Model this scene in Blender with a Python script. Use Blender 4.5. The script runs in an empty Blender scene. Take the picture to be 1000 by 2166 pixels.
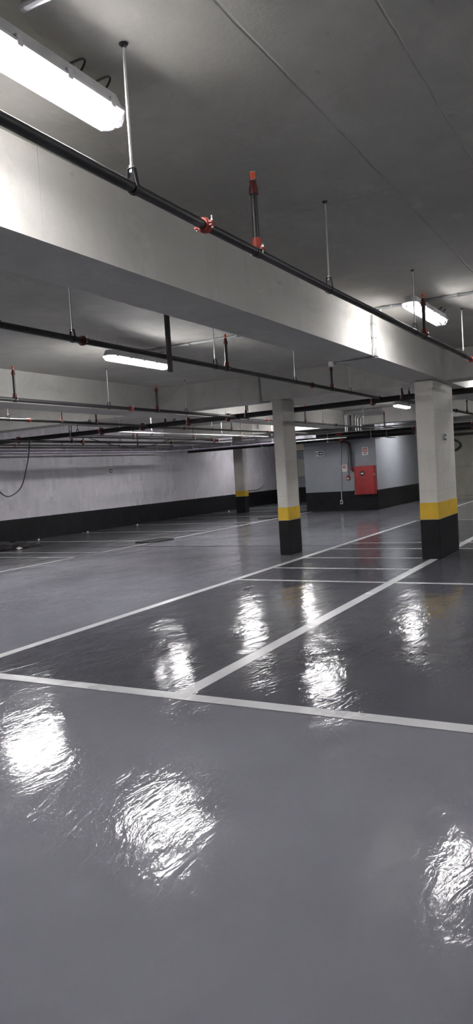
import bpy, math, random
from mathutils import Vector, Matrix

random.seed(7)
S = bpy.context.scene
COL = S.collection
PI = math.pi

# ------------------------------------------------------------------ mesh builder
class MB:
    def __init__(s):
        s.v = []; s.f = []; s.mi = []; s.cur = 0
    def add(s, vs, fs):
        b = len(s.v)
        s.v += [tuple(p) for p in vs]
        s.f += [tuple(b + i for i in f) for f in fs]
        s.mi += [s.cur] * len(fs)
        return s
    def box(s, x0, x1, y0, y1, z0, z1):
        vs = [(x, y, z) for x in (x0, x1) for y in (y0, y1) for z in (z0, z1)]
        return s.add(vs, [(0, 1, 3, 2), (4, 6, 7, 5), (0, 4, 5, 1), (2, 3, 7, 6), (0, 2, 6, 4), (1, 5, 7, 3)])
    def bbox(s, x0, x1, y0, y1, z0, z1, c):
        # box with chamfered vertical and horizontal edges
        vs = []; n = 8
        def ring(ix, iy, z):
            a, b, d, e = x0 + ix, x1 - ix, y0 + iy, y1 - iy
            return [(a + c, d, z), (b - c, d, z), (b, d + c, z), (b, e - c, z), (b - c, e, z), (a + c, e, z), (a, e - c, z), (a, d + c, z)]
        rings = [ring(c, c, z0), ring(0, 0, z0 + c), ring(0, 0, z1 - c), ring(c, c, z1)]
        for r in rings: vs += r
        fs = []
        for k in range(3):
            for i in range(n):
                j = (i + 1) % n
                fs.append((k * n + i, k * n + j, (k + 1) * n + j, (k + 1) * n + i))
        fs.append(tuple(reversed(range(n)))); fs.append(tuple(3 * n + i for i in range(n)))
        return s.add(vs, fs)
    def obox(s, o, ax, ay, az, hx, hy, hz):
        o = Vector(o); ax = Vector(ax).normalized(); ay = Vector(ay).normalized(); az = Vector(az).normalized()
        vs = [o + ax * (hx * a) + ay * (hy * b) + az * (hz * c) for a in (-1, 1) for b in (-1, 1) for c in (-1, 1)]
        return s.add(vs, [(0, 1, 3, 2), (4, 6, 7, 5), (0, 4, 5, 1), (2, 3, 7, 6), (0, 2, 6, 4), (1, 5, 7, 3)])
    def tube(s, pts, r, n=12, caps=True, closed=False):
        P = [Vector(p) for p in pts]; N = len(P)
        rr = r if isinstance(r, (list, tuple)) else [r] * N
        T = []
        for i in range(N):
            if closed: t = P[(i + 1) % N] - P[(i - 1) % N]
            elif i == 0: t = P[1] - P[0]
            elif i == N - 1: t = P[-1] - P[-2]
            else: t = (P[i + 1] - P[i]).normalized() + (P[i] - P[i - 1]).normalized()
            T.append(t.normalized())
        up = Vector((0, 0, 1)) if abs(T[0].z) < .9 else Vector((1, 0, 0))
        x = T[0].cross(up).normalized()
        vs = []
        for i in range(N):
            if i > 0:
                q = T[i - 1].rotation_difference(T[i]); x = (q @ x)
                x = (x - T[i] * x.dot(T[i])).normalized()
            y = T[i].cross(x)
            for k in range(n):
                a = 2 * PI * k / n
                vs.append(P[i] + (x * math.cos(a) + y * math.sin(a)) * rr[i])
        fs = []
        for i in range(N if closed else N - 1):
            j = (i + 1) % N
            for k in range(n):
                l = (k + 1) % n
                fs.append((i * n + k, j * n + k, j * n + l, i * n + l))
        if caps and not closed:
            fs.append(tuple(range(n))); fs.append(tuple((N - 1) * n + k for k in reversed(range(n))))
        return s.add(vs, fs)
    def lathe(s, prof, o, axis=(0, 0, 1), n=20):
        # prof: list of (radius, height along axis)
        o = Vector(o); a = Vector(axis).normalized()
        x = a.cross(Vector((0, 0, 1)) if abs(a.z) < .9 else Vector((1, 0, 0))).normalized(); y = a.cross(x)
        vs = []
        for r, h in prof:
            for k in range(n):
                t = 2 * PI * k / n
                vs.append(o + a * h + (x * math.cos(t) + y * math.sin(t)) * r)
        fs = []
        for i in range(len(prof) - 1):
            for k in range(n):
                l = (k + 1) % n
                fs.append((i * n + k, i * n + l, (i + 1) * n + l, (i + 1) * n + k))
        fs.append(tuple(reversed(range(n)))); fs.append(tuple((len(prof) - 1) * n + k for k in range(n)))
        return s.add(vs, fs)
    def ring(s, o, axis, ri, ro, w, n=24):
        # hollow collar around an axis
        o = Vector(o); a = Vector(axis).normalized()
        x = a.cross(Vector((0, 0, 1)) if abs(a.z) < .9 else Vector((1, 0, 0))).normalized(); y = a.cross(x)
        vs = []; c = min(w * .25, (ro - ri) * .4)
        prof = [(ri, -w / 2), (ro - c, -w / 2), (ro, -w / 2 + c), (ro, w / 2 - c), (ro - c, w / 2), (ri, w / 2)]
        for r, h in prof:
            for k in range(n):
                t = 2 * PI * k / n
                vs.append(o + a * h + (x * math.cos(t) + y * math.sin(t)) * r)
        m = len(prof); fs = []
        for i in range(m):
            j = (i + 1) % m
            for k in range(n):
                l = (k + 1) % n
                fs.append((i * n + k, i * n + l, j * n + l, j * n + k))
        return s.add(vs, fs)
    def build(s, name, mats, parent=None, loc=(0, 0, 0), smooth=True, fix=True):
        me = bpy.data.meshes.new(name)
        me.from_pydata(s.v, [], s.f)
        for m in (mats if isinstance(mats, (list, tuple)) else [mats]): me.materials.append(m)
        for p, i in zip(me.polygons, s.mi): p.material_index = i
        if fix:
            import bmesh
            bm = bmesh.new(); bm.from_mesh(me)
            bmesh.ops.recalc_face_normals(bm, faces=bm.faces)
            bm.to_mesh(me); bm.free()
        if smooth:
            for p in me.polygons: p.use_smooth = True
            try: me.set_sharp_from_angle(angle=math.radians(35))
            except Exception: pass
        o = bpy.data.objects.new(name, me); COL.objects.link(o)
        o.location = loc
        if parent: o.parent = parent
        return o

def tag(o, label, cat, group=None, kind=None):
    if label: o['label'] = label
    if cat: o['category'] = cat
    if group: o['group'] = group
    if kind: o['kind'] = kind
    return o
def empty(name, loc, rz=0):
    o = bpy.data.objects.new(name, None); COL.objects.link(o)
    o.location = loc; o.rotation_euler = (0, 0, rz); o.empty_display_size = .1
    return o
def struct(o, label=None):
    o['kind'] = 'structure'
    if label: o['label'] = label
    return o
def copy_tree(o, parent=None):
    c = o.copy(); COL.objects.link(c)
    if parent: c.parent = parent
    for ch in list(o.children): copy_tree(ch, c)
    return c
def arc(c, a, b, r, t0, t1, n=8):
    c = Vector(c); a = Vector(a); b = Vector(b)
    return [c + (a * math.cos(t0 + (t1 - t0) * i / n) + b * math.sin(t0 + (t1 - t0) * i / n)) * r for i in range(n + 1)]

# ------------------------------------------------------------------ materials
class NT:
    def __init__(s, name):
        s.m = bpy.data.materials.new(name); s.m.use_nodes = True
        s.t = s.m.node_tree; s.t.nodes.clear()
        s.out = s.t.nodes.new('ShaderNodeOutputMaterial')
        s.pos = None
    def n(s, typ, **kw):
        nd = s.t.nodes.new(typ)
        for k, v in kw.items():
            if k.startswith('i_'):
                key = k[2:].replace('_', ' ')
                s.set(nd, key, v)
            else: setattr(nd, k, v)
        return nd
    def set(s, nd, key, v):
        i = nd.inputs[int(key)] if key.isdigit() else nd.inputs[key]
        if hasattr(v, 'is_output') or isinstance(v, bpy.types.NodeSocket): s.t.links.new(v, i)
        else: i.default_value = v
    def P(s):
        if s.pos is None: s.pos = s.n('ShaderNodeNewGeometry').outputs['Position']
        return s.pos
    def scaled(s, x, y, z):
        return s.n('ShaderNodeVectorMath', operation='MULTIPLY', i_0=s.P(), i_1=(x, y, z)).outputs[0]
    def noise(s, scale, detail=4, rough=.55, vec=None, dist=0):
        return s.n('ShaderNodeTexNoise', i_Vector=vec or s.P(), i_Scale=scale, i_Detail=detail, i_Roughness=rough, i_Distortion=dist).outputs['Fac']
    def ramp(s, fac, a, b, lo=0.0, hi=1.0):
        return s.n('ShaderNodeMapRange', i_0=fac, i_1=a, i_2=b, i_3=lo, i_4=hi).outputs[0]
    def math(s, op, a, b=0.0, c=None):
        nd = s.n('ShaderNodeMath', operation=op); s.set(nd, '0', a); s.set(nd, '1', b)
        if c is not None: s.set(nd, '2', c)
        return nd.outputs[0]
    def mix(s, fac, a, b):
        nd = s.n('ShaderNodeMix', data_type='RGBA')
        s.set(nd, '0', fac); s.set(nd, '6', a); s.set(nd, '7', b)
        return nd.outputs[2]
    def sep(s, axis):
        return s.n('ShaderNodeSeparateXYZ', i_0=s.P()).outputs[axis]
    def bsdf(s, color, rough=.5, spec=.5, metal=0.0, normal=None, coat=0.0):
        b = s.n('ShaderNodeBsdfPrincipled')
        s.set(b, 'Base Color', color); s.set(b, 'Roughness', rough); s.set(b, 'Specular IOR Level', spec); s.set(b, 'Metallic', metal)
        if coat: s.set(b, 'Coat Weight', coat)
        if normal is not None: s.set(b, 'Normal', normal)
        s.t.links.new(b.outputs[0], s.out.inputs[0])
        return b
    def bump(s, h, dist, strength=1.0):
        return s.n('ShaderNodeBump', i_Strength=strength, i_Distance=dist, i_Height=h).outputs[0]

def rgb(r, g, b): return (r, g, b, 1.0)
def sc(c, k): return (c[0] * k, c[1] * k, c[2] * k, 1.0)

def line_mask(t, axis, period, offset, w, warp=.012):
    # thin formwork joint lines every `period` along a world axis
    x = t.math('ADD', t.sep(axis), t.ramp(t.noise(2.5, 3), 0, 1, -warp, warp))
    x = t.math('SUBTRACT', x, offset - period / 2)
    x = t.math('FLOORED_MODULO', x, period)
    x = t.math('ABSOLUTE', t.math('SUBTRACT', x, period / 2))
    return t.ramp(x, w * .4, w, 1.0, 0.0)

def concrete(name, c, joints=(), stain=.35, warm=(1.02, 1.0, .95), rough=.8, streak=False, bump=.004, jd=.45):
    t = NT(name)
    big = t.noise(.55, 4, .6)
    mid = t.noise(3.2, 6, .65, dist=.4)
    fine = t.noise(38, 4, .6)
    col = t.mix(t.ramp(big, .3, .7), sc(c, 1 - stain * .45), sc(c, 1 + stain * .3))
    col = t.mix(t.ramp(mid, .40, .75, 0, .5), col, sc((c[0] * warm[0], c[1] * warm[1], c[2] * warm[2]), 1 - stain * .5))
    col = t.mix(t.ramp(fine, .3, .8, 0, .25), col, sc(c, .75))
    if streak:
        sv = t.noise(1.0, 5, .6, vec=t.scaled(7, 7, .7))
        col = t.mix(t.ramp(sv, .54, .76, 0, .3), col, sc(c, .68))
    blot = t.noise(1.15, 6, .7, dist=1.2)
    col = t.mix(t.ramp(blot, .5, .66, 0, .38), col, sc(c, .68))
    pale = t.noise(2.1, 5, .7, vec=t.scaled(1, 1.4, 1), dist=.9)
    col = t.mix(t.ramp(pale, .56, .7, 0, .4), col, sc(c, 1.22))
    # small dark chips and blow holes
    chips = t.noise(9, 2, .5, vec=t.scaled(1, 2.2, 1.5))
    col = t.mix(t.ramp(chips, .70, .76, 0, .4), col, sc(c, .55))
    h = t.math('ADD', mid, t.math('MULTIPLY', fine, .35))
    for ax, per, off, w in joints:
        m = line_mask(t, ax, per, off, w)
        m = t.math('MULTIPLY', m, t.ramp(t.noise(1.3, 3), .36, .6, .15, 1))
        col = t.mix(t.math('MULTIPLY', m, jd), col, sc(c, .3))
        h = t.math('SUBTRACT', h, t.math('MULTIPLY', m, .5))
    t.bsdf(col, rough, .3, normal=t.bump(h, bump))
    return t.m

M = {}
M['ceiling'] = concrete('ceiling_concrete', (.475, .464, .43), joints=((1, 60, 1.29, .008), (1, 60, .80, .007), (0, 60, 4.58, .006), (0, 60, 6.87, .006), (1, 60, 5.35, .006), (1, 60, -1.2, .006)), stain=.4)
M['beam'] = concrete('beam_concrete', (.54, .53, .503), joints=((0, 2.21, 5.08, .006),), stain=.22, streak=True, jd=.3)
M['column'] = concrete('column_concrete', (.56, .542, .51), joints=((2, .62, 1.66, .006),), stain=.28, streak=True, jd=.22)
M['end_wall'] = concrete('end_wall_concrete', (.36, .35, .30), joints=((2, 1.1, 1.2, .02),), stain=.6, streak=True)

def dado(name, upper_fn, h, black=(.0062, .0062, .0075)):
    t = NT(name)
    col, hgt, rough = upper_fn(t)
    z = t.math('ADD', t.sep(2), t.ramp(t.noise(9, 3), 0, 1, -.006, .006))
    m = t.ramp(z, h - .004, h + .004)
    bl = t.mix(t.ramp(t.noise(4, 5), .35, .8), sc(black, 1), sc(black, 1.9))
    t.bsdf(t.mix(m, bl, col), t.math('ADD', t.math('MULTIPLY', m, rough - .5), .5), .2, normal=t.bump(hgt, .003))
    return t.m
def left_wall(t):
    c = (.50, .48, .52)
    # diaphragm wall: board-like patches standing upright
    v = t.n('ShaderNodeCombineXYZ'); s3 = t.n('ShaderNodeSeparateXYZ', i_0=t.P())
    t.set(v, '0', t.math('ADD', s3.outputs[2], t.math('MULTIPLY', s3.outputs[1], 1.0))); t.set(v, '1', s3.outputs[0])
    br = t.n('ShaderNodeTexBrick', offset=.37, squash=1.0, i_Vector=v.outputs[0], i_Scale=1.0, i_Mortar_Size=.012)
    t.set(br, 'Color1', rgb(.66, .655, .67)); t.set(br, 'Color2', rgb(1.12, 1.12, 1.12)); t.set(br, 'Mortar', rgb(.92, .92, .92)); t.set(br, 'Bias', .25)
    t.set(br, 'Brick Width', .30); t.set(br, 'Row Height', .155)
    sv = t.noise(1.0, 5, .6, vec=t.scaled(6, 6, .8))
    base = t.mix(t.ramp(t.noise(.6, 4), .3, .7), sc(c, .86), sc(c, 1.1))
    base = t.mix(t.ramp(sv, .5, .78, 0, .35), base, sc(c, .7))
    fac = t.ramp(t.noise(1.6, 4), .42, .66, .08, .85)
    mul = t.n('ShaderNodeMix', data_type='RGBA', blend_type='MULTIPLY')
    t.set(mul, '0', fac); t.set(mul, '6', base); t.set(mul, '7', br.outputs['Color'])
    h = t.math('ADD', t.math('MULTIPLY', sv, .6), t.noise(14, 5))
    return mul.outputs[2], h, .85
M['wall_left'] = dado('diaphragm_wall', left_wall, .625)
def grey_wall(t):
    c = (.29, .305, .335)
    col = t.mix(t.ramp(t.noise(1.2, 4), .3, .7), sc(c, .93), sc(c, 1.06))
    return col, t.noise(30, 3), .5
M['core'] = dado('core_paint', grey_wall, .66)

def floor_mat(name, c, k=.12, rough=.085):
    t = NT(name)
    big = t.noise(.35, 4, .55)
    mid = t.noise(1.8, 5, .6, dist=.8)
    col = t.mix(t.ramp(big, .3, .7), sc(c, 1 - k), sc(c, 1 + k))
    col = t.mix(t.ramp(mid, .5, .8, 0, .35), col, sc(c, 1 + k * 1.3))
    col = t.mix(t.ramp(t.noise(14, 3), .69, .74, 0, .18), col, sc(c, 1.5))
    # trowelled epoxy: long shallow waves, wrinkles, orange peel
    warp = t.n('ShaderNodeTexNoise', i_Vector=t.P(), i_Scale=.9, i_Detail=2.0).outputs['Color']
    pv = t.n('ShaderNodeVectorMath', operation='ADD', i_0=t.P(), i_1=t.n('ShaderNodeVectorMath', operation='MULTIPLY', i_0=warp, i_1=(.5, .5, 0)).outputs[0]).outputs[0]
    st = t.n('ShaderNodeVectorMath', operation='MULTIPLY', i_0=pv, i_1=(.42, 1.0, 1.0)).outputs[0]
    w1 = t.noise(2.6, 2, .45, vec=st)
    w2 = t.noise(9.5, 3, .55, vec=st, dist=.5)
    w3 = t.noise(27, 3, .6, vec=st, dist=.6)
    w4 = t.noise(210, 2, .5)
    rel = t.ramp(t.noise(.8, 3), .36, .64, .3, 1.0)
    h = t.math('MULTIPLY', w1, .0075)
    h = t.math('ADD', h, t.math('MULTIPLY', t.math('MULTIPLY', w2, rel), .0054))
    h = t.math('ADD', h, t.math('MULTIPLY', t.math('MULTIPLY', w3, rel), .0021))
    h = t.math('ADD', h, t.math('MULTIPLY', w4, .00004))
    nrm = t.bump(h, 1.0)
    rg = t.ramp(t.noise(1.4, 4), .3, .7, rough * .75, rough * 1.35)
    t.bsdf(col, rg, .17, normal=nrm)
    return t.m
M['lane'] = floor_mat('floor_grey_epoxy', (.175, .177, .202))
M['bay'] = floor_mat('floor_dark_epoxy', (.080, .081, .096), k=.1)
M['bay_mid'] = floor_mat('floor_mid_epoxy', (.140, .141, .155), k=.1)
M['white_line'] = floor_mat('floor_white_paint', (.52, .52, .535), k=.06, rough=.22)

def simple(name, c, rough=.5, spec=.5, metal=0.0, var=.15, scale=6, bumpd=0.0, coat=0.0):
    t = NT(name)
    col = t.mix(t.ramp(t.noise(scale, 4), .3, .7), sc(c, 1 - var), sc(c, 1 + var))
    t.bsdf(col, rough, spec, metal, normal=t.bump(t.noise(scale * 8, 3), bumpd) if bumpd else None, coat=coat)
    return t.m
M['pipe'] = simple('black_pipe_paint', (.026, .0245, .0265), .42, .5, bumpd=.0006)
M['pipe_b'] = simple('dark_main_paint', (.012, .011, .0125), .5, .4, bumpd=.0006)
M['red'] = simple('red_coupling_paint', (.30, .04, .027), .45)
M['midred'] = simple('dull_red_paint', (.19, .026, .02), .5)
M['dkred'] = simple('dark_red_paint', (.10, .014, .013), .5)
M['orange'] = simple('orange_guard', (.80, .13, .05), .45)
M['brass'] = simple('sprinkler_brass', (.55, .48, .42), .35, metal=.7)
M['galv'] = simple('galvanised_steel', (.55, .55, .56), .38, metal=.75, var=.12, scale=25)
M['galv_dull'] = simple('dull_conduit', (.34, .345, .35), .45, metal=.35, var=.1, scale=12)
M['bolt'] = simple('zinc_bolt', (.75, .73, .68), .35, metal=.6)
M['steel_dark'] = simple('blackened_steel', (.022, .021, .024), .55, bumpd=.0006)
M['housing'] = simple('lamp_housing', (.62, .62, .63), .45)
M['yellow'] = simple('yellow_paint', (.62, .40, .035), .55, .3, var=.1, scale=5, bumpd=.001)
M['black'] = simple('black_paint', (.008, .008, .0095), .5, .25, var=.3, scale=5, bumpd=.001)
M['cabinet'] = simple('cabinet_red', (.33, .022, .022), .38, var=.08)
M['sign_white'] = simple('sign_white', (.72, .71, .70), .5, var=.03)
M['sign_black'] = simple('sign_dark', (.008, .010, .010), .45, var=.03)
M['sign_green'] = simple('sign_green', (.012, .05, .032), .45, var=.03)
M['sign_red'] = simple('sign_red', (.35, .02, .02), .45, var=.03)
M['cable'] = simple('black_cable', (.012, .012, .013), .5)
M['cable_white'] = simple('white_cable', (.45, .44, .43), .5)
M['plastic'] = simple('grey_box_plastic', (.42, .42, .42), .45, var=.05)
M['tray'] = simple('cable_tray_steel', (.17, .165, .185), .45, metal=.4)
M['lilac'] = simple('lilac_conduit', (.46, .40, .54), .45)
M['sheet'] = simple('black_plastic_sheet', (.022, .021, .023), .4, var=.4, scale=9)
M['paper'] = simple('scrap_paper', (.62, .62, .60), .7, var=.05)
M['board'] = simple('dark_drain_cover', (.035, .034, .036), .6, var=.3, scale=20)
M['panel'] = simple('panel_enamel', (.42, .42, .40), .5, var=.05)
M['beige'] = simple('beige_plaster', (.62, .56, .46), .7, var=.06)

def emis(name, c, st):
    t = NT(name)
    e = t.n('ShaderNodeEmission', i_Color=c, i_Strength=st)
    t.t.links.new(e.outputs[0], t.out.inputs[0]); return t.m
LAMP = 24.0
M['reflector'] = simple('lamp_reflector', (.85, .85, .85), .5, var=.02)
M['tube'] = emis('lit_tube', rgb(1.0, .985, .965), LAMP * 1.2)
M['tube_dim'] = emis('lit_tube_dim', rgb(1.0, .98, .955), LAMP * .62)  # same tubes with weaker glow, to soften hot spots on the beam
t = NT('clear_polycarbonate')
fr = t.n('ShaderNodeLayerWeight', i_Blend=.35).outputs['Facing']
tr = t.n('ShaderNodeBsdfTransparent', i_Color=rgb(.93, .93, .95))
gl = t.n('ShaderNodeBsdfPrincipled'); t.set(gl, 'Base Color', rgb(.78, .78, .82)); t.set(gl, 'Roughness', .15)
mx = t.n('ShaderNodeMixShader'); t.set(mx, '0', t.ramp(fr, 0, 1, .06, .6)); t.t.links.new(tr.outputs[0], mx.inputs[1]); t.t.links.new(gl.outputs[0], mx.inputs[2])
t.t.links.new(mx.outputs[0], t.out.inputs[0]); M['clear'] = t.m

# ------------------------------------------------------------------ setting
ZC = 3.2
def slab(name, mat, *a, label=None):
    return struct(MB().box(*a).build(name, mat, smooth=False), label)
U0, U1, V0, V1 = -8.0, 31.0, -9.0, 14.75

fl = struct(MB().box(U0 - .3, U1 + .3, V0 - .3, V1 + .3, -.15, 0).build('floor', M['lane'], smooth=False), 'glossy grey epoxy floor of the parking garage')
def quad(name, mat, u0, u1, v0, v1, z, label=None):
    o = MB().add([(u0, v0, z), (u1, v0, z), (u1, v1, z), (u0, v1, z)], [(0, 1, 2, 3)]).build(name, mat, fl, smooth=False, fix=False)
    if label: o['label'] = label
    return o
quad('painted_bay', M['bay'], 4.1, 18.45, V0, 5.03, .0012, 'dark grey glossy parking bays')
quad('painted_bay', M['bay_mid'], 4.1, 30.9, 10.02, 14.74, .0012, 'mid grey parking bays along the wall')
Z1, Z2 = .0022, .0030
w = .055
def hline(v, u0, u1, z=Z1, w=.055): quad('white_line', M['white_line'], u0, u1, v - w, v + w, z)
def vline(u, v0, v1, z=Z2, w=.05): quad('white_line', M['white_line'], u - w, u + w, v0, v1, z)
vline(4.08, -6.0, 13.0, w=.062)                # line closing the bays nearest the camera
hline(5.045, 4.14, 18.4)
hline(2.80, 4.14, 11.17, w=.062); hline(2.80, 12.5, 18.4, w=.062)
for u in (8.92, 10.08, 11.27): vline(u, 2.86 if u < 11 else 3.02, 4.99, w=.042)
for u in (12.5, 13.46): vline(u, 2.86, 4.99, w=.042)
for u in (8.92, 12.5, 13.46): vline(u, -5.0, 2.74, w=.042)
vline(18.45, -5.0, 5.10, w=.05)
hline(10.02, 4.5, 11.22); hline(10.02, 12.03, 30.0)
vline(11.22, 10.02, 14.6, w=.045); vline(12.0, 10.02, 14.6, w=.045)
for u in (9.2, 6.8, 14.32, 16.75, 19.3, 21.9, 24.4, 26.9): vline(u, 10.07, 14.6, w=.045)
hline(5.2, 23.8, 28.4); vline(23.8, -2, 5.2, w=.04)
# expansion joint across the floor
quad('expansion_joint', M['black'], 13.07, 13.11, V0, 13.4, .0040, 'thin dark joint sawn across the floor')

struct(MB().box(U0 - .3, U1 + .3, V0 - .3, V1 + .3, ZC, ZC + .2).build('ceiling', M['ceiling'], smooth=False), 'grey bare concrete ceiling slab with formwork joints')
slab('wall_left', M['wall_left'], U0 - .3, U1 + .3, V1, V1 + .3, 0, ZC, label='stained board-marked wall with black painted base')
slab('wall_back', M['core'], U1, U1 + .3, 10.1, V1, 0, ZC, label='far end wall with black painted base')
slab('wall_core', M['core'], 23.35, U1, 7.6, 10.17, 0, ZC, label='grey painted stair core with black painted base')
slab('wall_end', M['end_wall'], 28.6, 28.9, V0 - .3, 7.6, 0, ZC, label='raw stained concrete end wall')
slab('wall_right', M['end_wall'], U0, 28.6, V0 - .3, V0, 0, ZC)
slab('wall_front', M['end_wall'], U0 - .3, U0, V0, V1, 0, ZC)
ZB = 2.73
slab('beam', M['beam'], U0, 28.6, 2.61, 3.12, ZB, ZC, label='deep concrete beam above the nearest two-tone column')
slab('beam', M['beam'], U0, 23.35, 7.97, 8.63, ZB - .008, ZC, label='concrete beam running to the stair core')
slab('beam', M['beam'], 11.62, 12.12, V0, V1, ZB + .01, ZC, label='concrete cross beam resting on both two-tone columns')
slab('beam', M['beam'], 21.6, 22.1, V0, V1, ZB + .012, ZC, label='far concrete cross beam in front of the stair core')

# ------------------------------------------------------------------ columns
def column(u0, u1, v0, v1, h, zb, zy, label, ztop):
    c = ((u0 + u1) / 2, (v0 + v1) / 2)
    r = empty('column', (c[0], c[1], 0)); tag(r, label, 'column', kind='structure')
    a, b = (u1 - u0) / 2, (v1 - v0) / 2
    MB().bbox(-a, a, -b, b, 0.002, ztop, .012).build('shaft', M['column'], r, smooth=False)
    e = .004
    MB().bbox(-a - e, a + e, -b - e, b + e, 0.001, zb, .012).build('black_band', M['black'], r, smooth=False)['label'] = 'black painted base band'
    MB().bbox(-a - e * .9, a + e * .9, -b - e * .9, b + e * .9, zb - .012, zy, .012).build('yellow_band', M['yellow'], r, smooth=False)['label'] = 'yellow painted band'
    return r
column(11.18, 12.465, 2.70, 2.985, 2.73, .615, .875, 'wide concrete column with black and yellow base carrying a small exit sign', 2.729)
column(11.645, 12.15, 5.43, 5.63, 2.74, .62, .85, 'slender concrete column with black and yellow base in mid floor', 2.739)
column(24.0, 24.3, 12.93, 13.33, 3.2, .62, .83, 'distant concrete column with black and yellow base by the stained wall', 3.199)

# ------------------------------------------------------------------ luminaires
def make_lamp(label, group, glow='tube'):
    L, W = 1.30, .15
    r = empty('batten_light', (0, 0, 0)); tag(r, label, 'ceiling light', group)
    def tray(l0, w0, z0, l1, w1, z1, c0, c1):
        # tapered tray between two chamfered rectangles
        def ring(l, w, z, c):
            a, b = l / 2, w / 2
            return [(-a + c, -b, z), (a - c, -b, z), (a, -b + c, z), (a, b - c, z), (a - c, b, z), (-a + c, b, z), (-a, b - c, z), (-a, -b + c, z)]
        vs = ring(l0, w0, z0, c0) + ring(l1, w1, z1, c1)
        fs = [(i, (i + 1) % 8, 8 + (i + 1) % 8, 8 + i) for i in range(8)] + [tuple(reversed(range(8))), tuple(8 + i for i in range(8))]
        return vs, fs
    m = MB(); m.add(*tray(L, W, -.012, L - .05, W - .03, .045, .045, .04)); m.add(*tray(L + .012, W + .014, -.022, L + .012, W + .014, -.010, .048, .048))
    m.build('housing', M['housing'], r, smooth=False)
    m = MB(); m.add(*tray(L - .06, W - .012, -.0235, L - .07, W - .016, -.0225, .03, .03)); m.build('reflector', M['reflector'], r, smooth=False)
    # ribbed clear lens: open tray with a ridge between the two tubes
    m = MB(); b = W / 2 - .002
    y = [(-b, -.024), (-b + .006, -.050), (-b + .026, -.072), (-.016, -.072), (-.004, -.063), (.004, -.063), (.016, -.072), (b - .026, -.072), (b - .006, -.050), (b, -.024)]
    n = len(y); vs = []
    for x, kk, dz in ((-L / 2 + .004, .72, .012), (-L / 2 + .045, 1, 0), (L / 2 - .045, 1, 0), (L / 2 - .004, .72, .012)):
        vs += [(x, p * kk, min(q + dz, -.0236)) for p, q in y]
    fs = [(c * n + i, c * n + i + 1, (c + 1) * n + i + 1, (c + 1) * n + i) for c in range(3) for i in range(n - 1)] + [tuple(range(n)), tuple(3 * n + i for i in range(n))]
    m.add(vs, fs); m.build('lens', M['clear'], r, smooth=False)['label'] = 'clear ribbed lens'
    for q in (-.031, .031):
        tb = MB().tube([(-L / 2 + .07, q, -.045), (L / 2 - .07, q, -.045)], .013, 14).build('tube', M[glow], r)
        tb['label'] = 'glowing tube'
        for s in (-1, 1): MB().lathe([(.0135, 0), (.0135, .02), (.006, .022), (.006, .034)], ((L / 2 - .0695) * s, q, -.045), (s, 0, 0), 12).build('tube_cap', M['sign_white'], tb)
    for k in range(5):
        x = -L / 2 + .12 + k * (L - .24) / 4
        for s in (-1, 1):
            MB().bbox(x - .016, x + .016, s * (W / 2 + .006) - .006, s * (W / 2 + .006) + .006, -.034, .006, .003).build('clip', M['housing'], r, smooth=False)
    for x in (-.4, .4):
        b = MB().bbox(x - .012, x + .012, -.03, .03, .044, .05, .002); b.tube([(x, 0, .05), (x, 0, .0995)], .004, 8)
        b.build('bracket', M['galv'], r, smooth=False)
    for off in (.0, .16):
        pts = [(.30 + off + .10 * math.sin(s * 1.6) * (1 - s * .3) - .0, -.045 - .035 * math.sin(PI * s), .046 + .038 * math.sin(PI * s)) for s in [i / 10 for i in range(11)]]
        MB().tube(pts, .0045, 6).build('cord', M['cable'], r)
    return r
LZ = 3.10
lamps = [
 (2.03, 1.975, 0, 'bright batten light above the nearest pipe, cut by the picture edge'),
 (7.93, 1.95, -.02, 'batten light glowing behind the nearest pipe, above the wide column'),
 (7.58, 5.48, 0, 'batten light under the slab beyond the deep beam, beside the black strut'),
 (19.75, 5.62, 0, 'small distant batten light beside the wide column, under the far pipe'),
 (14.1, 1.97, 0, None), (18.5, 1.97, 0, None), (14.35, 6.15, 0, None), (25.0, 6.25, 0, None),
 (9.2, 9.45, 0, None), (4.4, 9.6, 0, None), (21.0, 9.5, 0, None), (5.5, 12.9, 0, None), (14.6, 10.15, 0, None), (18.5, 10.0, 0, None), (26.3, 12.4, 0, None),  # second and fourth are unseen, added to brighten far floor and left wall
 (-4.0, 1.97, 0, None), (2.0, 6.0, 0, None), (3.4, -2.2, 0, None), (8.6, -2.1, 0, None), (14.0, -2.2, 0, None), (2.4, 10.0, 0, None), (22.0, -2.0, 0, None)]  # out-of-frame lamps, added as unseen fill light
protos = {}; made = []
for i, (u, v, a, lab) in enumerate(lamps):
    key = 'tube_dim' if (1 < v < 3 or i == 3) else 'tube'
    if key not in protos: o = protos[key] = make_lamp(lab, 'batten lights on the slab', key)
    else: o = copy_tree(protos[key]); o['group'] = 'batten lights on the slab'
    o['label'] = lab or 'unseen batten light, inferred from reflections or added for fill light'
    o.location = (u, v, LZ); o.rotation_euler = (0, 0, a)
    if not lab: o['group'] = 'batten lights hidden behind the beams'  # group holds inferred lamps and the added fill lamps alike
    made.append(o)
for k, z in ((2, 3.0), (3, 3.06)):
    made[k].location.z = z
    for x in (-.4, .4): MB().tube([(x, 0, .0997), (x, 0, .0997 + LZ - z)], .0035, 8).build('wire_hanger', M['galv'], made[k])

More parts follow.
